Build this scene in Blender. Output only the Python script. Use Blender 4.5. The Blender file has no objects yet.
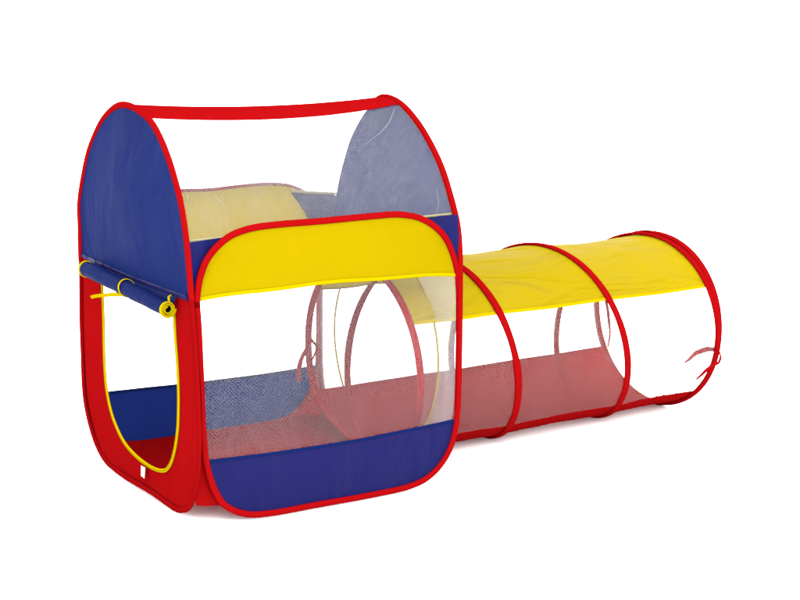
import bpy, bmesh, math, random
from mathutils import Vector, Matrix, noise
from mathutils.geometry import delaunay_2d_cdt

random.seed(4)
scene = bpy.context.scene
COL = scene.collection
ZS = 0.021            # the tent was measured with its base a little under zero: lift everything onto the ground
W = 0.70

# ------------------------------------------------------------------ materials
def new_mat(name):
    m = bpy.data.materials.new(name)
    m.use_nodes = True
    nt = m.node_tree
    nt.nodes.clear()
    return m, nt, nt.nodes.new('ShaderNodeOutputMaterial')

def nd(nt, typ, **kw):
    n = nt.nodes.new('ShaderNode' + typ)
    for k, v in kw.items():
        setattr(n, k, v)
    return n

def mth(nt, op, a, b=None, c=None):
    n = nd(nt, 'Math', operation=op)
    for i, v in enumerate((a, b, c)):
        if v is None:
            continue
        if hasattr(v, 'links'):
            nt.links.new(v, n.inputs[i])
        else:
            n.inputs[i].default_value = v
    return n.outputs[0]

DYE = 0.84             # overall depth of the dyes
def fabric(name, col, trans=0.18, rough=0.55, spec=0.07, wrinkle=0.35, streak=(9, 2.2), var=0.10, weave=True):
    """thin woven nylon: fine weave, long soft creases, a little light through it"""
    m, nt, out = new_mat(name)
    L = nt.links
    uv = nd(nt, 'UVMap')
    geo = nd(nt, 'TexCoord')
    # broad creases
    mp = nd(nt, 'Mapping')
    mp.inputs['Scale'].default_value = (streak[0], streak[1], 1)
    mp.inputs['Rotation'].default_value = (0, 0, 0.35)
    L.new(uv.outputs[0], mp.inputs[0])
    n1 = nd(nt, 'TexNoise')
    n1.inputs['Scale'].default_value = 1.0
    n1.inputs['Detail'].default_value = 3
    n1.inputs['Distortion'].default_value = 0.8
    L.new(mp.outputs[0], n1.inputs['Vector'])
    mp2 = nd(nt, 'Mapping')
    mp2.inputs['Scale'].default_value = (streak[0] * 1.9, streak[1] * 0.8, 1)
    mp2.inputs['Rotation'].default_value = (0, 0, -0.5)
    L.new(uv.outputs[0], mp2.inputs[0])
    n2 = nd(nt, 'TexNoise')
    n2.inputs['Scale'].default_value = 1.0
    n2.inputs['Detail'].default_value = 2
    L.new(mp2.outputs[0], n2.inputs['Vector'])
    ridge = mth(nt, 'ABSOLUTE', mth(nt, 'SUBTRACT', n2.outputs[0], 0.5))
    ridge = mth(nt, 'SUBTRACT', 1.0, mth(nt, 'MINIMUM', mth(nt, 'MULTIPLY', ridge, 9.0), 1.0))
    # weave
    sx = nd(nt, 'SeparateXYZ')
    L.new(uv.outputs[0], sx.inputs[0])
    wu = mth(nt, 'SINE', mth(nt, 'MULTIPLY', sx.outputs[0], 2 * math.pi / 0.0021))
    wv = mth(nt, 'SINE', mth(nt, 'MULTIPLY', sx.outputs[1], 2 * math.pi / 0.0021))
    wv = mth(nt, 'MULTIPLY', wu, wv)
    grain = nd(nt, 'TexNoise')
    grain.inputs['Scale'].default_value = 420
    grain.inputs['Detail'].default_value = 1
    L.new(uv.outputs[0], grain.inputs['Vector'])
    h = mth(nt, 'ADD', mth(nt, 'MULTIPLY', n1.outputs[0], 0.020 * wrinkle * 2),
            mth(nt, 'MULTIPLY', ridge, 0.0007 * wrinkle))
    h = mth(nt, 'ADD', h, mth(nt, 'MULTIPLY', wv, 0.00010))
    bmp = nd(nt, 'Bump')
    bmp.inputs['Strength'].default_value = 0.9
    bmp.inputs['Distance'].default_value = 1.0
    L.new(h, bmp.inputs['Height'])
    # colour: dye varies a touch between threads
    f = mth(nt, 'ADD', mth(nt, 'MULTIPLY', mth(nt, 'SUBTRACT', grain.outputs[0], 0.5), 1.6),
            mth(nt, 'MULTIPLY', mth(nt, 'SUBTRACT', n1.outputs[0], 0.5), 0.5))
    f = mth(nt, 'ADD', 1.0, mth(nt, 'MULTIPLY', f, var))
    vm = nd(nt, 'VectorMath', operation='SCALE')
    vm.inputs[0].default_value = tuple(c * DYE for c in col)
    L.new(f, vm.inputs['Scale'])
    b = nd(nt, 'BsdfPrincipled')
    L.new(vm.outputs[0], b.inputs['Base Color'])
    b.inputs['Roughness'].default_value = rough
    b.inputs['Specular IOR Level'].default_value = spec
    L.new(bmp.outputs[0], b.inputs['Normal'])
    t = nd(nt, 'BsdfTranslucent')
    L.new(vm.outputs[0], t.inputs['Color'])
    L.new(bmp.outputs[0], t.inputs['Normal'])
    mx = nd(nt, 'MixShader')
    mx.inputs[0].default_value = trans
    L.new(b.outputs[0], mx.inputs[1])
    L.new(t.outputs[0], mx.inputs[2])
    L.new(mx.outputs[0], out.inputs[0])
    return m

def net(name, col, cover, pitch, amp=0.22, tone=0.5):
    """see-through net: threads with open holes between them"""
    m, nt, out = new_mat(name)
    L = nt.links
    uv = nd(nt, 'UVMap')
    wob = nd(nt, 'TexNoise')
    wob.inputs['Scale'].default_value = 26
    L.new(uv.outputs[0], wob.inputs['Vector'])
    sc = nd(nt, 'VectorMath', operation='SCALE')
    sc.inputs['Scale'].default_value = 0.006
    L.new(wob.outputs['Color'], sc.inputs[0])
    ad = nd(nt, 'VectorMath', operation='ADD')
    L.new(uv.outputs[0], ad.inputs[0])
    L.new(sc.outputs[0], ad.inputs[1])
    sx = nd(nt, 'SeparateXYZ')
    L.new(ad.outputs[0], sx.inputs[0])
    a = mth(nt, 'SINE', mth(nt, 'MULTIPLY', mth(nt, 'ADD', sx.outputs[0], sx.outputs[1]), 2 * math.pi / pitch))
    c = mth(nt, 'SINE', mth(nt, 'MULTIPLY', mth(nt, 'SUBTRACT', sx.outputs[0], sx.outputs[1]), 2 * math.pi / pitch))
    w = mth(nt, 'MULTIPLY', mth(nt, 'ADD', a, c), 0.5)
    grain = nd(nt, 'TexNoise')
    grain.inputs['Scale'].default_value = 330
    grain.inputs['Detail'].default_value = 1
    L.new(uv.outputs[0], grain.inputs['Vector'])
    w = mth(nt, 'ADD', mth(nt, 'MULTIPLY', w, 1.0), mth(nt, 'MULTIPLY', mth(nt, 'SUBTRACT', grain.outputs[0], 0.5), 0.6))
    # soft folds where the cloth doubles up
    mp = nd(nt, 'Mapping')
    mp.inputs['Scale'].default_value = (14, 5, 1)
    mp.inputs['Rotation'].default_value = (0, 0, 0.7)
    L.new(uv.outputs[0], mp.inputs[0])
    fo = nd(nt, 'TexNoise')
    fo.inputs['Scale'].default_value = 1
    fo.inputs['Detail'].default_value = 3
    L.new(mp.outputs[0], fo.inputs['Vector'])
    r = mth(nt, 'ABSOLUTE', mth(nt, 'SUBTRACT', fo.outputs[0], 0.5))
    r = mth(nt, 'SUBTRACT', 1.0, mth(nt, 'MINIMUM', mth(nt, 'MULTIPLY', r, 26.0), 1.0))
    fac = mth(nt, 'ADD', cover, mth(nt, 'MULTIPLY', w, amp * cover))
    fac = mth(nt, 'ADD', fac, mth(nt, 'MULTIPLY', r, 0.16 * cover))
    fac = mth(nt, 'ADD', fac, mth(nt, 'MULTIPLY', mth(nt, 'SUBTRACT', fo.outputs[0], 0.5), 0.35 * cover))
    lw = mth(nt, 'MAXIMUM', 0.02, mth(nt, 'MINIMUM', fac, 0.97))
    tr = nd(nt, 'BsdfTransparent')
    d = nd(nt, 'BsdfDiffuse')
    d.inputs['Color'].default_value = (*[c * DYE for c in col], 1)
    t = nd(nt, 'BsdfTranslucent')
    t.inputs['Color'].default_value = (*[c * DYE for c in col], 1)
    m1 = nd(nt, 'MixShader')
    m1.inputs[0].default_value = tone
    L.new(d.outputs[0], m1.inputs[1])
    L.new(t.outputs[0], m1.inputs[2])
    m2 = nd(nt, 'MixShader')
    L.new(lw, m2.inputs[0])
    L.new(tr.outputs[0], m2.inputs[1])
    L.new(m1.outputs[0], m2.inputs[2])
    L.new(m2.outputs[0], out.inputs[0])
    return m

RED = (0.142, 0.0015, 0.0020)
M = {
    'red':     fabric('red_nylon', RED, wrinkle=0.35, trans=0.30, var=0.08, streak=(5, 3), spec=0.0),
    'redtape': fabric('red_webbing', (0.130, 0.0013, 0.0017), wrinkle=0.25, trans=0.05, var=0.16, spec=0.0),
    'blue':    fabric('blue_nylon', (0.0038, 0.0088, 0.056), wrinkle=0.6, streak=(5, 3), trans=0.38, spec=0.006, rough=0.48, var=0.12),
    'navy':    fabric('deep_blue_nylon', (0.0045, 0.0048, 0.043), wrinkle=0.9, streak=(8, 2.5), trans=0.25, spec=0.03, rough=0.42, var=0.12),
    'yellow':  fabric('yellow_nylon', (0.197, 0.143, 0.0005), wrinkle=0.5, streak=(6, 4), trans=0.36, spec=0.0, var=0.06),
    'yellowt': fabric('tunnel_yellow_nylon', (0.197, 0.143, 0.0005), wrinkle=1.2, streak=(3, 9), trans=0.34, spec=0.02, var=0.06),
    'hem':     fabric('bright_yellow_tape', (0.20, 0.146, 0.0002), wrinkle=0.05, trans=0.05, spec=0.0, var=0.05),
    'cream':   fabric('cream_tape', (0.18, 0.165, 0.09), wrinkle=0.05, trans=0.1, spec=0.0, var=0.05),
    'label':   fabric('white_satin', (0.22, 0.21, 0.22), wrinkle=0.1, trans=0.1, spec=0.1),
    'crease':  net('gathered_white_net', (0.27, 0.27, 0.28), 0.32, 0.004),
    'net':     net('white_side_net', (0.245, 0.24, 0.25), 0.155, 0.0088, amp=0.62),
    'endnet':  net('white_end_net', (0.27, 0.265, 0.27), 0.36, 0.0088, amp=0.5),
    'roofnet': net('white_roof_net', (0.265, 0.265, 0.275), 0.235, 0.0094, amp=0.52),
    'tubenet': net('white_tunnel_net', (0.235, 0.22, 0.22), 0.175, 0.0098, amp=0.66),
}

# ------------------------------------------------------------------ mesh helpers
def empty(name, label, cat, loc=(0, 0, 0)):
    o = bpy.data.objects.new(name, None)
    o.empty_display_size = 0.1
    o.location = loc
    COL.objects.link(o)
    o['label'] = label
    o['category'] = cat
    return o

def mesh_obj(name, verts, faces, uvs, mat, parent, smooth=True):
    me = bpy.data.meshes.new(name)
    me.from_pydata([(v[0], v[1], v[2] + ZS) for v in verts], [], faces)
    ul = me.uv_layers.new(name='UVMap')
    for lp in me.loops:
        ul.data[lp.index].uv = uvs[lp.vertex_index]
    me.validate()
    me.update()
    if smooth:
        me.polygons.foreach_set('use_smooth', [True] * len(me.polygons))
    me.materials.append(mat)
    o = bpy.data.objects.new(name, me)
    COL.objects.link(o)
    if parent:
        o.parent = parent
    return o

def spline(pts, n=8, closed=False):
    """Catmull-Rom through the points (any dimension)"""
    P = [tuple(p) for p in pts]
    N = len(P)
    out = []
    segs = N if closed else N - 1
    for i in range(segs):
        if closed:
            p0, p1, p2, p3 = P[i - 1], P[i], P[(i + 1) % N], P[(i + 2) % N]
        else:
            p1, p2 = P[i], P[i + 1]
            p0 = P[i - 1] if i > 0 else tuple(2 * a - b for a, b in zip(p1, p2))
            p3 = P[i + 2] if i + 2 < N else tuple(2 * b - a for a, b in zip(p1, p2))
        # chord-length (centripetal-ish) guard against overshoot
        d01 = max(1e-6, math.dist(p0, p1)); d12 = max(1e-6, math.dist(p1, p2)); d23 = max(1e-6, math.dist(p2, p3))
        m1 = tuple(((b - a) / d01 * d12 + (c - b)) * 0.5 if d01 > d12 else (c - a) * 0.5 * min(1, 2 * d12 / (d01 + d12)) for a, b, c in zip(p0, p1, p2))
        m2 = tuple(((b - a) + (c - b) / d23 * d12) * 0.5 if d23 > d12 else (c - a) * 0.5 * min(1, 2 * d12 / (d23 + d12)) for a, b, c in zip(p1, p2, p3))
        for k in range(n):
            t = k / n
            h00 = 2 * t**3 - 3 * t**2 + 1; h10 = t**3 - 2 * t**2 + t
            h01 = -2 * t**3 + 3 * t**2; h11 = t**3 - t**2
            out.append(tuple(h00 * a + h10 * u + h01 * b + h11 * v for a, b, u, v in zip(p1, p2, m1, m2)))
    if not closed:
        out.append(P[-1])
    return out

def resample(pts, n):
    d = [0.0]
    for a, b in zip(pts, pts[1:]):
        d.append(d[-1] + math.dist(a, b))
    out, j = [], 0
    for k in range(n):
        s = d[-1] * k / (n - 1)
        while j < len(d) - 2 and d[j + 1] < s:
            j += 1
        f = (s - d[j]) / max(1e-9, d[j + 1] - d[j])
        out.append(tuple(a + (b - a) * f for a, b in zip(pts[j], pts[j + 1])))
    return out

def inside(p, poly):
    x, y = p
    r = False
    for (x1, y1), (x2, y2) in zip(poly, poly[1:] + poly[:1]):
        if (y1 > y) != (y2 > y) and x < (x2 - x1) * (y - y1) / (y2 - y1) + x1:
            r = not r
    return r

def dedupe(loop):
    out = []
    for p in loop:
        if not out or math.dist(p, out[-1]) > 0.0012:
            out.append(tuple(p))
    if math.dist(out[0], out[-1]) < 0.0012:
        out.pop()
    return out

def sheet(name, outer, mat, parent, to3d, holes=(), step=0.022):
    """a cloth panel cut to an outline (with holes), given enough points inside to billow"""
    loops = [dedupe(outer)] + [dedupe(h) for h in holes]
    vs, es = [], []
    for lp in loops:
        b = len(vs)
        vs += [Vector(p) for p in lp]
        es += [(b + i, b + (i + 1) % len(lp)) for i in range(len(lp))]
    xs = [p[0] for p in loops[0]]; ys = [p[1] for p in loops[0]]
    x = min(xs) + step / 2
    k = 0
    while x < max(xs):
        y = min(ys) + step / 2 + (step / 2 if k % 2 else 0)
        while y < max(ys):
            p = (x, y)
            if inside(p, loops[0]) and not any(inside(p, h) for h in loops[1:]):
                if min(math.dist(p, q) for lp in loops for q in lp) > step * 0.45:
                    vs.append(Vector(p))
            y += step
        x += step * 0.87
        k += 1
    v2, _, f2, *_ = delaunay_2d_cdt(vs, es, [], 1, 1e-6)
    V = [to3d(v.x, v.y) for v in v2]
    keep = []
    for f in f2:
        c = (sum(v2[i].x for i in f) / len(f), sum(v2[i].y for i in f) / len(f))
        if not any(inside(c, h) for h in loops[1:]):
            keep.append(tuple(f))
    return mesh_obj(name, V, keep, [(v.x, v.y) for v in v2], mat, parent)

def clip_above(loop, zf, above=True):
    """keep the part of a closed 2-D loop above (or below) the line v = zf(u)"""
    out = []
    n = len(loop)
    for i in range(n):
        a, b = loop[i], loop[(i + 1) % n]
        da = a[1] - zf(a[0]); db = b[1] - zf(b[0])
        if not above:
            da, db = -da, -db
        if da >= 0:
            out.append(a)
        if (da >= 0) != (db >= 0):
            t = da / (da - db)
            out.append((a[0] + (b[0] - a[0]) * t, a[1] + (b[1] - a[1]) * t))
    # densify long straight cuts so they follow zf
    res = []
    for i in range(len(out)):
        a, b = out[i], out[(i + 1) % len(out)]
        res.append(a)
        d = math.dist(a, b)
        if d > 0.05 and abs(a[1] - zf(a[0])) < 1e-3 and abs(b[1] - zf(b[0])) < 1e-3:
            m = int(d / 0.02)
            for k in range(1, m):
                u = a[0] + (b[0] - a[0]) * k / m
                res.append((u, zf(u)))
    return res

def sweep(name, pts, nrm, hn, hb, mat, parent, closed=False, ring=10, taper=None, caps=True, power=2.6):
    """oval tube along pts; nrm(i, p, tangent) gives the direction of half-width hn, hb is the other half-width"""
    P = [Vector(p) for p in pts]
    n = len(P)
    V, F, U = [], [], []
    s = 0.0
    for i, p in enumerate(P):
        if closed:
            t = P[(i + 1) % n] - P[i - 1]
        else:
            t = P[min(i + 1, n - 1)] - P[max(i - 1, 0)]
        t.normalize()
        a = Vector(nrm(i, p, t))
        a = (a - t * a.dot(t)).normalized()
        b = t.cross(a)
        if i:
            s += (P[i] - P[i - 1]).length
        k = taper(i / max(1, n - 1)) if taper else 1.0
        for j in range(ring):
            th = 2 * math.pi * j / ring
            c, d = math.cos(th), math.sin(th)
            c = math.copysign(abs(c) ** (2 / power), c); d = math.copysign(abs(d) ** (2 / power), d)
            q = p + a * (c * hn * k) + b * (d * hb * k)
            V.append(q)
            U.append((s, (hn + hb) * 2 * j / ring))
    for i in range(n if closed else n - 1):
        for j in range(ring):
            i2 = (i + 1) % n
            F.append((i * ring + j, i * ring + (j + 1) % ring, i2 * ring + (j + 1) % ring, i2 * ring + j))
    if not closed and caps:
        F.append(tuple(range(ring))[::-1])
        F.append(tuple((n - 1) * ring + j for j in range(ring)))
    return mesh_obj(name, V, F, U, mat, parent)

def lumpy(p, amp, sc=9.0, seed=0.0):
    return amp * noise.noise(Vector((p[0] * sc + seed, p[1] * sc, p[2] * sc)))

# ------------------------------------------------------------------ outlines measured in metres
# end panels: (y, z) ; side panels: (x, z)
ARC_L = [(0.674, 0.581), (0.672, 0.65), (0.639, 0.718), (0.59, 0.791), (0.531, 0.843), (0.475, 0.879), (0.409, 0.905),
         (0.359, 0.914), (0.31, 0.913), (0.263, 0.905), (0.196, 0.885), (0.142, 0.852), (0.098, 0.81), (0.062, 0.76), (0.032, 0.706),
         (0.008, 0.632), (-0.006, 0.55), (-0.013, 0.504)]
LEFT = ARC_L + [(-0.024, 0.421), (-0.034, 0.30), (-0.037, 0.22), (-0.034, 0.16), (-0.024, 0.112), (-0.003, 0.065),
        (0.016, 0.036), (0.044, 0.016), (0.078, 0.004), (0.112, -0.001), (0.15, -0.001), (0.284, -0.001), (0.40, -0.005), (0.48, -0.004),
        (0.544, 0.003), (0.604, 0.03), (0.65, 0.078), (0.68, 0.135), (0.690, 0.19), (0.689, 0.309), (0.684, 0.42), (0.678, 0.505)]
DOOR = [(0.513, 0.484), (0.517, 0.45), (0.517, 0.374), (0.519, 0.311), (0.518, 0.26), (0.512, 0.216), (0.497, 0.175), (0.47, 0.135),
        (0.417, 0.094), (0.347, 0.075), (0.267, 0.069), (0.199, 0.075), (0.154, 0.088), (0.126, 0.109), (0.107, 0.135), (0.092, 0.169),
        (0.083, 0.206), (0.081, 0.27), (0.086, 0.355), (0.091, 0.4), (0.095, 0.456), (0.1, 0.474), (0.2, 0.478), (0.35, 0.480)]
FRONT = [(0.004, 0.500), (0.007, 0.526), (0.013, 0.554), (0.029, 0.592), (0.055, 0.622), (0.092, 0.646), (0.143, 0.659), (0.209, 0.663),
         (0.306, 0.664), (0.451, 0.667), (0.520, 0.667), (0.578, 0.657), (0.623, 0.636), (0.661, 0.603), (0.687, 0.558), (0.704, 0.505),
         (0.711, 0.426), (0.714, 0.319), (0.714, 0.20), (0.706, 0.128), (0.692, 0.080), (0.669, 0.042), (0.640, 0.015), (0.602, -0.004),
         (0.545, -0.014), (0.430, -0.015), (0.315, -0.013), (0.205, -0.014), (0.138, -0.009), (0.092, 0.007), (0.058, 0.033),
         (0.036, 0.072), (0.024, 0.109), (0.017, 0.149), (0.012, 0.281), (0.007, 0.437)]
BACK = [(0.002, 0.500), (0.006, 0.54), (0.022, 0.59), (0.055, 0.632), (0.105, 0.656), (0.170, 0.667), (0.294, 0.671), (0.375, 0.670),
        (0.461, 0.675), (0.552, 0.677), (0.618, 0.669), (0.667, 0.648), (0.694, 0.618), (0.711, 0.568), (0.712, 0.45), (0.712, 0.330),
        (0.711, 0.20), (0.706, 0.138), (0.696, 0.098), (0.676, 0.056), (0.643, 0.018), (0.595, -0.008), (0.52, -0.014), (0.441, -0.014), (0.2, -0.014),
        (0.12, -0.010), (0.075, 0.006), (0.045, 0.035), (0.028, 0.08), (0.020, 0.14), (0.012, 0.3)]
ARC_R_FAR = [(0.685, 0.40), (0.663, 0.47), (0.630, 0.535), (0.604, 0.588), (0.594, 0.63), (0.574, 0.689), (0.551, 0.741), (0.517, 0.801), (0.462, 0.857),
         (0.41, 0.895), (0.375, 0.915)]
ARC_R = ARC_R_FAR + [(0.341, 0.922), (0.289, 0.915), (0.241, 0.897), (0.178, 0.858), (0.118, 0.806), (0.070, 0.75), (0.035, 0.69),
         (0.008, 0.632), (-0.003, 0.582), (-0.009, 0.50)]
RIGHT = ARC_R + [(-0.010, 0.42), (-0.010, 0.25), (-0.006, 0.18), (0.010, 0.12), (0.045, 0.066), (0.095, 0.026), (0.16, 0.000), (0.24, -0.012), (0.35, -0.015),
         (0.52, -0.013), (0.60, 0.0), (0.652, 0.035), (0.680, 0.085), (0.690, 0.15), (0.690, 0.30)]

L_loop = spline(LEFT, 4, True)
D_loop = spline(DOOR, 4, True)
F_loop = spline(FRONT, 4, True)
B_loop = spline(BACK, 4, True)
R_loop = spline(RIGHT, 4, True)

def shrink(loop, d):
    """move a loop inwards by d"""
    n = len(loop)
    area = sum(loop[i][0] * loop[(i + 1) % n][1] - loop[(i + 1) % n][0] * loop[i][1] for i in range(n))
    s = 1 if area > 0 else -1
    out = []
    for i in range(n):
        a = Vector(loop[i - 1]); b = Vector(loop[(i + 1) % n])
        t = (b - a).normalized()
        out.append((loop[i][0] - t.y * d * s, loop[i][1] + t.x * d * s))
    return out

# ------------------------------------------------------------------ the tent
tent = empty('play_tent', 'box-shaped play tent with arched blue gables, net sides and a rolled-up door', 'play tent')

def left3(y, z):
    b = 0.010 * math.exp(-((y - .34) / .22) ** 2 - ((z - .70) / .16) ** 2)
    return (-b + lumpy((y, z, 0), 0.004, 5) - 0.002, y, z)
seamL = lambda y: 0.505 + 0.012 * (y - .0) / .68 - 0.006 * math.sin(math.pi * max(0, min(1, y / .68)))
Lin = shrink(L_loop, 0.006)
gl = sheet('gable', clip_above(Lin, seamL, True), M['blue'], tent, left3)
gl['label'] = 'solid blue gable above the door'
hl = [left3(y, seamL(y) + 0.002) for y in [0.668 - i * 0.02 for i in range(35)] if y > -0.008]
sweep('hem', [(p[0] - 0.002, p[1], p[2]) for p in hl], lambda i, p, t: (0, 0, 1), 0.006, 0.0012, M['navy'], gl)
wl = sheet('door_wall', clip_above(shrink(L_loop, 0.002), lambda y: seamL(y) + 0.001, False), M['red'], tent,
           lambda y, z: (lumpy((y, z, 3), 0.006, 5) + 0.001, y, z), holes=[D_loop])
dp = [(lumpy((y, z, 3), 0.006, 5) - 0.0015, y, z) for y, z in shrink(D_loop, -0.0035)]
sweep('door_piping', dp, lambda i, p, t: (-1, 0, 0), 0.0028, 0.0048, M['hem'], wl, closed=True, ring=8)
# the double stitch groove reads as two rows of piping
dp2 = [(p[0] - 0.003, p[1], p[2]) for p in dp]
sweep('stitching', [(p[0], y, z) for p, (y, z) in zip(dp2, shrink(D_loop, -0.0035))], lambda i, p, t: (-1, 0, 0), 0.0006, 0.0007,
      fabric('amber_thread', (0.13, 0.07, 0.0004), wrinkle=0, trans=0, spec=0), wl, closed=True, ring=6)
# care label sewn under the door
tg = [(0.296, 0.0595), (0.269, 0.0605), (0.262, 0.036), (0.285, 0.037)]
def tag3(y, z):
    return (-0.006 - 0.006 * (0.0605 - z) / 0.025, y, z)
sheet('care_label', sum([[tuple(a + (b - a) * k / 4 for a, b in zip(tg[i], tg[(i + 1) % 4])) for k in range(4)] for i in range(4)], []),
      M['label'], wl, tag3, step=0.008)
# arched pole casing round the panel
fl = [(-0.002 + lumpy((0, y, z), 0.002, 6), y, z) for y, z in L_loop]
pl = [(x, *q) for (x, _, _), q in zip(fl, shrink(L_loop, 0.006))]
ka = (len(ARC_L) - 1) * 4
ks = [i for i in range(len(pl))]
sweep('pole_casing', pl[-4:] + pl[:ka + 1], lambda i, p, t: (1, 0, 0), 0.0055, 0.0078, M['redtape'], tent)
sweep('edge_casing', pl[ka - 1:-3], lambda i, p, t: (1, 0, 0), 0.0042, 0.0072, M['red'], tent)

# front and back walls
hemF = lambda x: 0.499 + 0.013 * math.sin(math.pi * max(0, min(1, x / .7))) ** 0.8 + 0.0015 * math.sin(x * 23)
blueF = lambda x: 0.143 - 0.008 * math.sin(math.pi * max(0, min(1, x / .7)))
def front3(x, z):
    b = 0.012 * math.exp(-((x - .35) / .25) ** 2 - ((z - .58) / .10) ** 2) + 0.016 * math.exp(-((x - .36) / .26) ** 2 - ((z - .06) / .08) ** 2)
    return (x, -b + lumpy((x, 0, z), 0.004, 6, 7), z)
back3 = lambda x, z: (x, .7 + lumpy((x, 0, z), 0.004, 6, 3), z)

def side_wall(loop, hemf, bluef, f3, out):
    inn = shrink(loop, 0.006)
    up = sheet('upper_band', clip_above(inn, hemf, True), M['yellow'], tent, f3)
    lo = sheet('lower_band', clip_above(inn, bluef, False), M['navy'] if out < 0 else M['blue'], tent, f3)
    mid = clip_above(clip_above(inn, lambda x: hemf(x) + 0.001, False), lambda x: bluef(x) - 0.001, True)
    nt_ = sheet('net_window', mid, M['net'], tent, lambda x, z: (f3(x, z)[0], f3(x, z)[1] - out * 0.0008, z))
    xs = [0.016 + i * 0.0142 for i in range(49)]
    P = [f3(x, hemf(x) + 0.003) for x in xs if x < 0.7]
    sweep('hem', [(p[0], p[1] + out * 0.0016, p[2]) for p in P], lambda i, p, t: (0, 0, 1), 0.0045, 0.0010, M['hem'], up)
    P = [f3(x, bluef(x) - 0.003) for x in xs if x < 0.702 and x > 0.018]
    sweep('hem', [(p[0], p[1] + out * 0.0016, p[2]) for p in P], lambda i, p, t: (0, 0, 1), 0.0040, 0.0009, M['blue'], lo)
    pc = shrink(loop, 0.0075)
    sweep('pole_casing', [(x, f3(x, z)[1] + out * 0.0015 + lumpy((x, 3, z), 0.0015, 8), z) for x, z in pc],
          lambda i, p, t: (0, 1, 0), 0.0052 if out < 0 else 0.0036, 0.0075 if out < 0 else 0.0045, M['redtape'], tent, closed=True)
side_wall(F_loop, hemF, blueF, front3, -1)
side_wall(B_loop, lambda x: 0.503, lambda x: 0.140 + 0.004 * math.cos(x * 7), back3, 1)

# corner pieces that close the rounded corners: blue at the top, red at the bottom
def flat_poly(name, pts3, mat, uvax=(0, 2)):
    sub = []
    n = len(pts3)
    for i in range(n):
        a, b = pts3[i], pts3[(i + 1) % n]
        m = max(1, int(math.dist(a, b) / 0.02))
        sub += [tuple(p + (q - p) * k / m for p, q in zip(a, b)) for k in range(m)]
    c = tuple(sum(p[k] for p in sub) / len(sub) for k in range(3))
    V = [c] + sub
    F = [(0, 1 + i, 1 + (i + 1) % len(sub)) for i in range(len(sub))]
    return mesh_obj(name, V, F, [(v[uvax[0]], v[uvax[1]]) for v in V], mat, tent)
flat_poly('corner_gusset', [(-0.001, 0.003, .512), (0.0, -0.001, .55), (0.0, 0.006, .628), (.04, .008, .631), (.085, .008, .634), (.07, .008, .60), (.04, .007, .55), (.020, .006, .510)], M['navy'])
flat_poly('corner_gusset', [(.60, .008, .640), (.65, .008, .647), (.699, .004, .647), (.701, -.004, .58), (.703, -.004, .53), (.696, .004, .525), (.66, .008, .56), (.63, .008, .595)], M['navy'])
flat_poly('corner_gusset', [(.615, .706, .647), (.69, .66, .645), (.703, .575, .640), (.704, .585, .57), (.701, .66, .48), (.712, .704, .45), (.69, .706, .53), (.66, .706, .59)], M['navy'])
flat_poly('corner_gusset', [(-.001, .004, .16), (.022, .005, .16), (.034, .006, .10), (.060, .006, .05), (.075, .006, .028), (.058, .006, .031), (.03, .006, .034), (.004, .006, .040), (-.001, .005, .06)], M['red'])
flat_poly('corner_gusset', [(.59, .708, -.012), (.66, .712, -.013), (.715, .712, -.012), (.728, .708, .06), (.722, .706, .16), (.704, .708, .17), (.690, .708, .10), (.65, .708, .03)], M['red'])

# far end: blue gable and the net wall with the round tunnel opening
seamR = lambda y: 0.528
Rin = shrink(R_loop, 0.004)
right3 = lambda y, z: (.700 + 0.008 * math.exp(-((y - .33) / .2) ** 2 - ((z - .74) / .14) ** 2) + lumpy((1, y, z), 0.004, 5), y, z)
gr = sheet('gable', clip_above(Rin, seamR, True), M['blue'], tent, right3)
gr['label'] = 'blue gable above the tunnel opening, seen through the roof net'
hole = [(0.336 + 0.258 * math.cos(a), 0.260 + 0.264 * math.sin(a)) for a in [2 * math.pi * k / 72 for k in range(72)]]
rw = sheet('tunnel_wall', clip_above(Rin, lambda y: 0.529, False), M['endnet'], tent, right3, holes=[hole])
hp = [(.700 + lumpy((1, y, z), 0.004, 5) - 0.001, y, z) for y, z in hole]
sweep('opening_piping', hp, lambda i, p, t: (1, 0, 0), 0.0022, 0.0034, M['hem'], rw, closed=True, ring=8)
pc = shrink(R_loop, 0.006)
def thin_far(y, z):     # behind the roof net only the thin pole edge is seen on the far side
    return 1.0
# pole casing of the far end: broad on the near half, only the turned-under edge on the inner far half of the arch
near = [q for q in pc]
i0 = min(range(len(near)), key=lambda i: math.dist(near[i], (0.375, 0.908)))
near = near[i0:] + near[:i0]
i1 = min(range(len(near)), key=lambda i: math.dist(near[i], (0.690, 0.38)))
P = near[:i1 + 1]
sweep('pole_casing', [(.703 + lumpy((2, y, z), 0.002, 6), y, z) for y, z in P], lambda i, p, t: (1, 0, 0), 0.0075, 0.0080, M['redtape'], tent)
P = near[i1:] + near[:2]
sweep('pole_casing', [(.7055, y, z) for y, z in [(a, b) for a, b in P]], lambda i, p, t: (1, 0, 0), 0.0040, 0.0025, M['navy'], tent)

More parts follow.
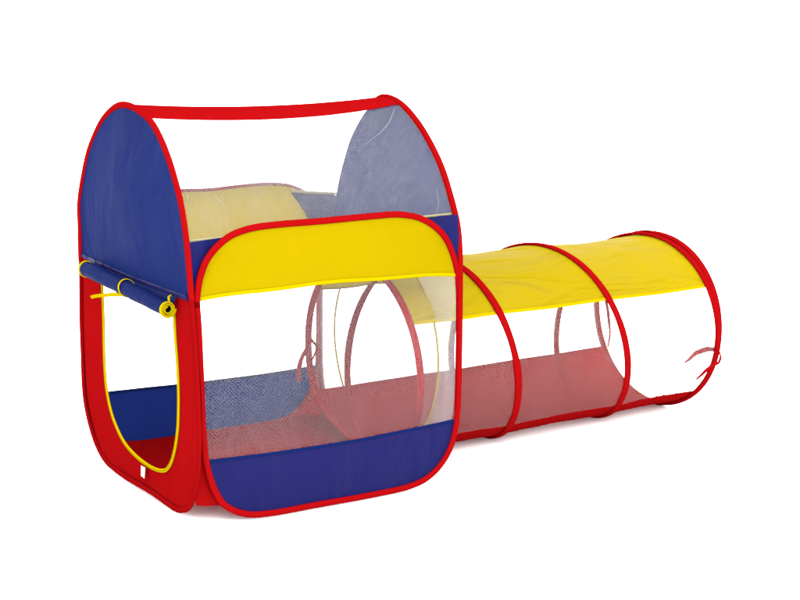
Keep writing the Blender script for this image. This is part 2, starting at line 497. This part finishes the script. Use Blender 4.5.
an = [math.radians(a) for a in range(-128, -50, 4)]
arcp = [(0.336 + 0.258 * math.cos(a), 0.260 + 0.264 * math.sin(a)) for a in an]
outl = [(0.690, 0.055), (0.692, 0.02), (0.680, -0.008), (0.62, -0.014), (0.52, -0.015), (0.42, -0.015), (0.33, -0.015), (0.22, -0.010), (0.15, 0.004), (0.11, 0.024)]
aa, bb = resample(arcp, 20), resample(outl[::-1], 20)
V = [(.6965, a[0] + (b[0] - a[0]) * k / 4, a[1] + (b[1] - a[1]) * k / 4) for a, b in zip(aa, bb) for k in range(5)]
F = [(i * 5 + k, i * 5 + k + 1, i * 5 + k + 6, i * 5 + k + 5) for i in range(19) for k in range(4)]
mesh_obj('corner_gusset', V, F, [(v[1], v[2]) for v in V], M['red'], tent)

# floor of the tent
fo = [(0.012, 0.20), (0.045, 0.09), (0.15, 0.022), (0.54, 0.012), (0.63, 0.06), (0.69, 0.14), (0.725, 0.22), (0.73, 0.42), (0.71, 0.62), (0.69, 0.70), (0.35, 0.702),
      (0.10, 0.70), (0.03, 0.67), (0.012, 0.55), (0.006, 0.35)]
def floor3(x, y):
    e = max(abs(x - .355) / .35, abs(y - .355) / .35)
    return (x, y, -0.016 + 0.014 * max(0, (y - .60) / .10) ** 1.5 + 0.008 * max(0, .15 - y) / .15 + 0.016 * max(0, 1 - x / .09) + 0.05 * max(0, 1 - math.hypot(x, y) / .26) + lumpy((x, y, 0), 0.0025, 7))
sheet('floor', spline(fo, 4, True), M['red'], tent, floor3)

# roof: one sheet of net stretched over both arches
def prof(arc, z0n, z0f, d):
    """near hem -> apex -> far hem"""
    a = spline(arc, 6)
    a = a[::-1]                              # starts on the near side
    a = [p for p in a]
    ap = max(range(len(a)), key=lambda i: a[i][1])
    nearp = [p for p in a[:ap + 1] if p[1] > z0n]
    farp = [p for p in a[ap:] if p[1] > z0f]
    n = resample(nearp, 31); f = resample(farp, 31)
    return shrink_open(n + f[1:], d)
def shrink_open(p, d):
    out = []
    for i in range(len(p)):
        a = Vector(p[max(0, i - 1)]); b = Vector(p[min(len(p) - 1, i + 1)])
        t = (b - a).normalized()
        out.append((p[i][0] + t.y * d, p[i][1] - t.x * d))
    return out
PL = prof(ARC_L, 0.628, 0.63, 0.008)
PR = prof(ARC_R, 0.645, 0.64, 0.008)
def roof(u, s, lift=0.0):
    k = s * (len(PL) - 1)
    i = min(int(k), len(PL) - 2)
    f = k - i
    def at(P):
        return (P[i][0] + (P[i + 1][0] - P[i][0]) * f, P[i][1] + (P[i + 1][1] - P[i][1]) * f)
    a, b = at(PL), at(PR)
    y = a[0] + (b[0] - a[0]) * u
    z = a[1] + (b[1] - a[1]) * u
    w = 4 * u * (1 - u)
    top = math.exp(-((s - .5) / .16) ** 2)
    z -= 0.014 * w * top
    side = (s - .5) * 2
    y -= 0.014 * w * side * (1 - abs(side) ** 6)
    # far hem runs along the back wall even where the far arch stands further in
    if s > 0.84:
        q = ((s - .84) / .16) ** 0.7
        y += (0.722 - y) * q * min(1, u / .1) * (1 if u < 0.88 else max(0, (1 - u) / .12)) * 0.95
    return (0.003 + (0.694) * u, y, z + lift)
def grid(name, nu, ns, s0, s1, mat, parent, lift=0.0, u0=0.0, u1=1.0):
    V, U, F = [], [], []
    for i in range(nu + 1):
        u = u0 + (u1 - u0) * i / nu
        a, b = s0(u), s1(u)
        for j in range(ns + 1):
            s = a + (b - a) * j / ns
            V.append(roof(u, s, lift)); U.append((u * .7, s * 1.1))
    for i in range(nu):
        for j in range(ns):
            k = i * (ns + 1) + j
            F.append((k, k + 1, k + ns + 2, k + ns + 1))
    return mesh_obj(name, V, F, U, mat, parent)
rf = grid('roof_net', 36, 80, lambda u: 0, lambda u: 1, M['roofnet'], tent)
hm = [roof(i / 40, 0.0) for i in range(41)]
sweep('hem', hm, lambda i, p, t: (0, 0, 1), 0.0030, 0.0010, M['cream'], rf, ring=8)
hm = [roof(i / 40, 1.0) for i in range(41)]
sweep('hem', hm, lambda i, p, t: (0, 0, 1), 0.0034, 0.0012, M['cream'], rf, ring=8)

def s_at(u, y):
    """profile parameter on the near half where the roof reaches depth y"""
    lo, hi = 0.0, 0.75
    for _ in range(40):
        m = (lo + hi) / 2
        if roof(u, m)[1] < y: lo = m
        else: hi = m
    return lo
s0f = lambda u: s_at(u, 0.205 + 0.058 * u - 0.020 * 4 * u * (1 - u))
s1f = lambda u: s_at(u, 0.395 + 0.02 * u)
grid('ridge_strap', 44, 14, s0f, s1f, M['redtape'], tent, lift=0.0035, u0=-0.012, u1=1.012)

# rolled-up door flap under the blue gable
A0, A1, A2 = Vector((-.026, .566, .499)), Vector((-.028, .300, .489)), Vector((-.027, .066, .4755))
def axis_at(f):
    p = A0 * (1 - f) ** 2 + (A1 * 2 - (A0 + A2) * 0.5) * 2 * f * (1 - f) + A2 * f * f
    return p
NT, NL = 96, 40
def roll_pt(k, f):
    th = k / NT * 2 * math.pi * 2.75
    r = 0.0062 + 0.0118 * (k / NT)
    lump = (1.24 - 0.18 * f) + 0.12 * noise.noise(Vector((f * 9, th * .4, 1.3)))
    if 0.46 < f < 0.56:
        lump *= 1 - 0.10 * math.exp(-((f - .51) / .02) ** 2)
    a = axis_at(f)
    return (a.x + math.cos(th + 1.57) * r * lump, a.y, a.z + math.sin(th + 1.57) * r * lump)
V, U, F = [], [], []
for i in range(NL + 1):
    for k in range(NT + 1):
        V.append(roll_pt(k, i / NL)); U.append((i / NL * .5, k / NT * .25))
for i in range(NL):
    for k in range(NT):
        q = i * (NT + 1) + k
        F.append((q, q + 1, q + NT + 2, q + NT + 1))
roll = mesh_obj('door_roll', V, F, U, M['navy2'] if 'navy2' in M else M['blue'], tent)
for f in (0.0, 1.0):
    sweep('edge_piping', [roll_pt(k, f) for k in range(NT + 1)], lambda i, p, t: (0, 1, 0), 0.0046, 0.0021, M['hem'], roll, ring=6)
# cloth between gable hem and roll
V, U, F = [], [], []
for i in range(NL + 1):
    f = i / NL
    y = 0.60 + (0.070 - 0.60) * f
    top = left3(y, seamL(y) + 0.001)
    e = roll_pt(NT, f) if False else (axis_at(f).x + 0.014, axis_at(f).y, axis_at(f).z - 0.004)
    for j in range(5):
        t = j / 4
        V.append((top[0] * (1 - t) + e[0] * t - 0.003 * math.sin(math.pi * t), top[1] * (1 - t) + e[1] * t, top[2] * (1 - t) + e[2] * t)); U.append((f * .5, t * .03))
for i in range(NL):
    for j in range(4):
        q = i * 5 + j
        F.append((q, q + 1, q + 6, q + 5))
mesh_obj('door_flap', V, F, U, M['blue'], tent)
sweep('edge_piping', spline([(-.012, .082, .503), (-.020, .074, .5005), (-.022, .069, .495), (-.022, .068, .488)], 6), lambda i, p, t: (0, 1, 0), 0.0032, 0.0022, M['hem'], roll, ring=8)
# tie loop round the middle of the roll and its loose end
c = axis_at(0.505)
loop_ = [(c.x + 0.0205 * math.cos(a), c.y + 0.006 * math.sin(a), c.z + 0.0205 * math.sin(a)) for a in [2 * math.pi * k / 32 for k in range(32)]]
sweep('tie_band', loop_, lambda i, p, t: (0, 1, 0), 0.0036, 0.0011, M['hem'], roll, closed=True, ring=8)
st = spline([(-.036, .285, .476), (-.037, .304, .474), (-.036, .349, .467), (-.034, .421, .454), (-.034, .481, .443), (-.034, .519, .434)], 6)
sweep('tie_strap', st, lambda i, p, t: (-0.35, 0, 1), 0.0058, 0.0010, M['hem'], roll, ring=8, taper=lambda t: 1.0 - 0.25 * t)

# fine white creases pulled in the roof net, added as thin pale strips
CREASES = [[(0.022, .145), (0.02, .106), (0.03, .075)], [(0.12, .1015), (0.135, .08), (0.155, .055)],
           [(0.965, .385), (0.89, .312), (0.82, .266), (0.74, .225)], [(0.962, .075), (0.955, .035), (0.935, .004)]]
for uv in CREASES:
    P = [roof(u, s, 0.0015) for u, s in spline(uv, 6)]
    sweep('net_crease', P, lambda i, p, t: (0, 0, 1), 0.0011, 0.0007, M['crease'], rf, ring=6, taper=lambda t: 0.35 + 0.9 * math.sin(math.pi * min(1, t + .08)))

# ------------------------------------------------------------------ the crawl tunnel: a spiral spring with cloth sewn round it
tun = empty('play_tunnel', 'spiral-hooped crawl tunnel with yellow top and net sides, joined to the tent', 'play tunnel', (0, 0, 0))
TR, TY0, TA, TB = 0.2592, 0.3044, 0.0156, 0.0199
K = [0.5965, 0.6577, 0.8285, 1.0054, 1.1917, 1.3975, 1.605, 1.6683, 1.6639]
GZ = -0.015
def hx(t):
    kk = [2 * K[0] - K[1]] + K + [K[7]]
    i = min(int(t), 7)
    f = t - i
    p0, p1, p2, p3 = kk[i:i + 4]
    return .5 * (2 * p1 + (p2 - p0) * f + (2 * p0 - 5 * p1 + 4 * p2 - p3) * f * f + (-p0 + 3 * p1 - 3 * p2 + p3) * f ** 3)
def tube_pt(x, phi, r):
    d = x - .7
    dy = TA + 2 * TB * d
    Lh = math.hypot(1, dy)
    y = TY0 + TA * d + TB * d * d
    return Vector((x + r * math.sin(phi) * dy / Lh, y - r * math.sin(phi) / Lh, GZ + TR + r * math.cos(phi)))
def radial(p):
    d = p.x - .7
    c = Vector((p.x, TY0 + TA * d + TB * d * d, GZ + TR))
    return p - c
# entry ring, spiral, exit ring
def entry_x(phi):           # phi in (-pi, pi], near side positive
    ph = phi % (2 * math.pi)
    if ph <= math.pi:
        return hx(ph / math.pi)
    w = max(0.0, 1 - (ph / math.pi - 1) / 0.36)
    return 0.5995 - 0.003 * max(0, ph / math.pi - 1.5) / .5 + (K[1] - 0.5995) * w * w * (3 - 2 * w)
def exit_x(phi):
    ph = phi % (2 * math.pi)
    t = ph / math.pi
    sm = lambda v: max(0.0, min(1.0, v)) ** 2 * (3 - 2 * max(0.0, min(1.0, v)))
    d = (hx(8) - hx(6)) / 2
    return hx(6 + t) + d * sm(1 - t / .6) - d * sm((t - 1.4) / .6)
N = 72
er = [tube_pt(entry_x(2 * math.pi * k / N), 2 * math.pi * k / N, TR) for k in range(N)]
sweep('entry_ring', er, lambda i, p, t: radial(p), 0.0046, 0.0100, M['redtape'], tun, closed=True)
ts = [0.97 + k / 40 for k in range(int(5.62 * 40) + 1)]
sp = [tube_pt(hx(t), t * math.pi, TR - 0.0005) for t in ts]
sweep('spiral_casing', sp, lambda i, p, t: radial(p), 0.0046, 0.0112, M['redtape'], tun,
      taper=lambda t: 0.94 + 0.12 * noise.noise(Vector((t * 60, 0.3, 0))))
xr = [tube_pt(exit_x(2 * math.pi * k / N), 2 * math.pi * k / N, TR + 0.001) for k in range(N)]
sweep('exit_ring', xr, lambda i, p, t: radial(p), 0.0060, 0.0105, M['redtape'], tun, closed=True)

def crossings(phi):
    ph = phi % (2 * math.pi)
    c = [entry_x(phi)]
    t = ph / math.pi
    for k in range(5):
        tt = t + 2 * k
        if 1.1 < tt < 5.9:
            c.append(hx(tt))
    c.append(exit_x(phi))
    return c
def skin(u, phi, off=0.0):
    c = crossings(phi)
    x = c[0] + (c[-1] - c[0]) * u
    r = TR - 0.003
    for a, b in zip(c, c[1:]):
        if a <= x <= b and b - a > 1e-4:
            f = (x - a) / (b - a)
            low = max(0.0, -math.cos(phi))
            sag = 0.010 * (1 - 0.55 * low) * min(1, (b - a) / 0.35)
            r -= sag * math.sin(math.pi * f) ** 0.8
            r += 0.0025 * noise.noise(Vector((x * 11, phi * 3.5, 2))) * math.sin(math.pi * f)
            break
    return tube_pt(x, phi, r + off)
def band(name, p0, p1, mat, parent, off=0.0, nx=84, wave=0.0):
    d = math.radians
    npn = max(2, int(abs(p1 - p0) / 4))
    V, U, F = [], [], []
    for i in range(nx + 1):
        u = i / nx
        for j in range(npn + 1):
            ph = p0 + (p1 - p0) * j / npn
            if wave:
                e = 1 if j == npn else (-1 if j == 0 else 0)
                ph += e * wave * noise.noise(Vector((u * 7, p0 * .1, 0)))
            p = skin(u, d(ph), off)
            V.append(p); U.append((p.x, d(ph) * TR))
    for i in range(nx):
        for j in range(npn):
            k = i * (npn + 1) + j
            F.append((k, k + 1, k + npn + 2, k + npn + 1))
    return mesh_obj(name, V, F, U, mat, parent)
NY, FY, NR, FR = 60, -53, 138, 240
yb = band('upper_band', FY, NY, M['yellowt'], tun)
band('hem', NY - 1.9, NY + 0.2, M['hem'], yb, off=0.0014)
band('hem', FY - 0.2, FY + 1.9, M['hem'], yb, off=0.0014)
band('net_window', NY, NR, M['tubenet'], tun)
band('net_window', FR - 360, FY, M['tubenet'], tun)
rb = band('lower_band', NR, FR, M['red'], tun)
band('hem', FR - 1.8, FR + 0.2, M['redtape'], rb, off=-0.0014)

# tie ribbons on the end rings
def ribbon(pts, hw, parent, tp, ref=(0.25, -0.2, 1)):
    P = spline(pts, 6)
    sweep('tie_ribbon', P, lambda i, p, t: t.cross(Vector((0.54 + .5 * math.sin(i * .2), 0.82, -0.18 + .3 * math.sin(i * .13)))), hw, 0.0007, M['redtape'], parent, ring=6, taper=tp)
ribbon([(0.600, 0.556, 0.289), (0.595, 0.552, 0.273), (0.596, 0.550, 0.25), (0.581, 0.545, 0.229), (0.567, 0.545, 0.208), (0.559, 0.545, 0.184), (0.557, 0.545, 0.162), (0.556, 0.545, 0.142)],
       0.0058, tun, lambda t: 0.75 + 0.55 * t)
ribbon([(0.600, 0.555, 0.258), (0.607, 0.555, 0.247), (0.618, 0.553, 0.232), (0.613, 0.55, 0.217), (0.603, 0.55, 0.201), (0.594, 0.55, 0.190), (0.584, 0.55, 0.188)],
       0.0030, tun, lambda t: 0.8 + 0.6 * abs(math.sin(t * 5)))
ribbon([(1.674, 0.092, 0.190), (1.662, 0.115, 0.189), (1.650, 0.12, 0.186), (1.625, 0.125, 0.179), (1.603, 0.128, 0.163), (1.588, 0.13, 0.155)],
       0.0075, tun, lambda t: 0.35 + 0.75 * math.sin(math.pi * min(1, t * .9 + .15)))
ribbon([(1.650, 0.068, 0.204), (1.658, 0.064, 0.190), (1.661, 0.062, 0.175), (1.654, 0.062, 0.160), (1.640, 0.064, 0.157), (1.612, 0.066, 0.143), (1.591, 0.066, 0.13), (1.573, 0.066, 0.12)],
       0.0032, tun, lambda t: 0.7 + 0.8 * math.sin(math.pi * min(1, max(0, t * 1.25 - .25))))
ribbon([(1.486, 0.2, 0.062), (1.497, 0.2, 0.064), (1.52, 0.2, 0.058), (1.56, 0.2, 0.043), (1.587, 0.2, 0.048), (1.613, 0.2, 0.050), (1.639, 0.2, 0.041), (1.66, 0.2, 0.03)],
       0.0013, tun, lambda t: 1.0)
ribbon([(1.672, 0.585, 0.30), (1.672, 0.58, 0.27), (1.675, 0.57, 0.235), (1.683, 0.57, 0.192), (1.680, 0.56, 0.153), (1.664, 0.55, 0.115)],
       0.0045, tun, lambda t: 0.6 + 0.5 * math.sin(math.pi * t))

# ------------------------------------------------------------------ the white studio sweep the set stands on
m, nt, out = new_mat('white_studio_paper')
b = nd(nt, 'BsdfPrincipled')
nz = nd(nt, 'TexNoise')
nz.inputs['Scale'].default_value = 60
tc = nd(nt, 'TexCoord')
nt.links.new(tc.outputs['Object'], nz.inputs['Vector'])
cr = nd(nt, 'ValToRGB')
cr.color_ramp.elements[0].color = (0.90, 0.90, 0.90, 1)
cr.color_ramp.elements[1].color = (0.93, 0.93, 0.93, 1)
nt.links.new(nz.outputs[0], cr.inputs[0])
nt.links.new(cr.outputs[0], b.inputs['Base Color'])
b.inputs['Roughness'].default_value = 0.9
b.inputs['Specular IOR Level'].default_value = 0.0
nt.links.new(b.outputs[0], out.inputs[0])
pr = [(-14, 0.0), (-6, 0.0), (0, 0.0), (5, 0.0)]
for k in range(1, 13):
    a = k / 12 * math.pi / 2
    pr.append((5 + 2.5 * math.sin(a), 2.5 * (1 - math.cos(a))))
pr += [(7.5, 4.0), (7.5, 6.0)]
V = [(x, y, z - ZS) for x in (-14, -7, 0, 7, 14) for y, z in pr]
n = len(pr)
F = [(i * n + j, (i + 1) * n + j, (i + 1) * n + j + 1, i * n + j + 1) for i in range(4) for j in range(n - 1)]
g = mesh_obj('studio_floor', V, F, [(v[0], v[1]) for v in V], m, None)
g['label'] = 'plain white seamless studio floor under the tent and tunnel'
g['category'] = 'studio floor'
g['kind'] = 'structure'

# ------------------------------------------------------------------ light: bright white studio
w = bpy.data.worlds.new('World')
scene.world = w
w.use_nodes = True
bg = w.node_tree.nodes['Background']
bg.inputs['Color'].default_value = (1.0, 1.0, 1.0, 1)
bg.inputs['Strength'].default_value = 2.5
def softbox(name, loc, target, size, power, col=(1, 1, 1)):
    d = bpy.data.lights.new(name, 'AREA')
    d.shape = 'RECTANGLE'
    d.size, d.size_y = size
    d.energy = power
    d.color = col
    o = bpy.data.objects.new(name, d)
    o.location = loc
    o.rotation_euler = (Vector(target) - Vector(loc)).to_track_quat('-Z', 'Y').to_euler()
    COL.objects.link(o)
    return o
softbox('key_softbox', (-1.2, -4.2, 3.2), (.5, .2, .4), (2.4, 2.4), 190)

# ------------------------------------------------------------------ camera
cam = bpy.data.cameras.new('camera')
co = bpy.data.objects.new('camera', cam)
COL.objects.link(co)
yaw, pit, rol, foc = 0.569761475, -0.178281955, 0.00558112987, 1417.157
f = Vector((math.sin(yaw) * math.cos(pit), math.cos(yaw) * math.cos(pit), math.sin(pit)))
r = f.cross(Vector((0, 0, 1))).normalized()
u = r.cross(f)
r2 = r * math.cos(rol) + u * math.sin(rol)
u2 = -r * math.sin(rol) + u * math.cos(rol)
mw = Matrix((r2, u2, -f)).transposed().to_4x4()
mw.translation = Vector((-1.24165167, -2.77172642, 1.04813539 + ZS))
co.matrix_world = mw
cam.sensor_width = 36
cam.lens = 36 * foc / 800
cam.clip_end = 200
scene.camera = co

scene.view_settings.view_transform = 'Standard'
scene.view_settings.look = 'None'
scene.view_settings.exposure = 1.25
scene.view_settings.gamma = 1
scene.render.engine = 'CYCLES'
scene.cycles.transparent_max_bounces = 32
scene.cycles.max_bounces = 10
scene.cycles.diffuse_bounces = 5
scene.cycles.use_denoising = True
scene.cycles.use_adaptive_sampling = False
scene.cycles.denoiser = 'OPENIMAGEDENOISE'
scene.cycles.filter_width = 1.5
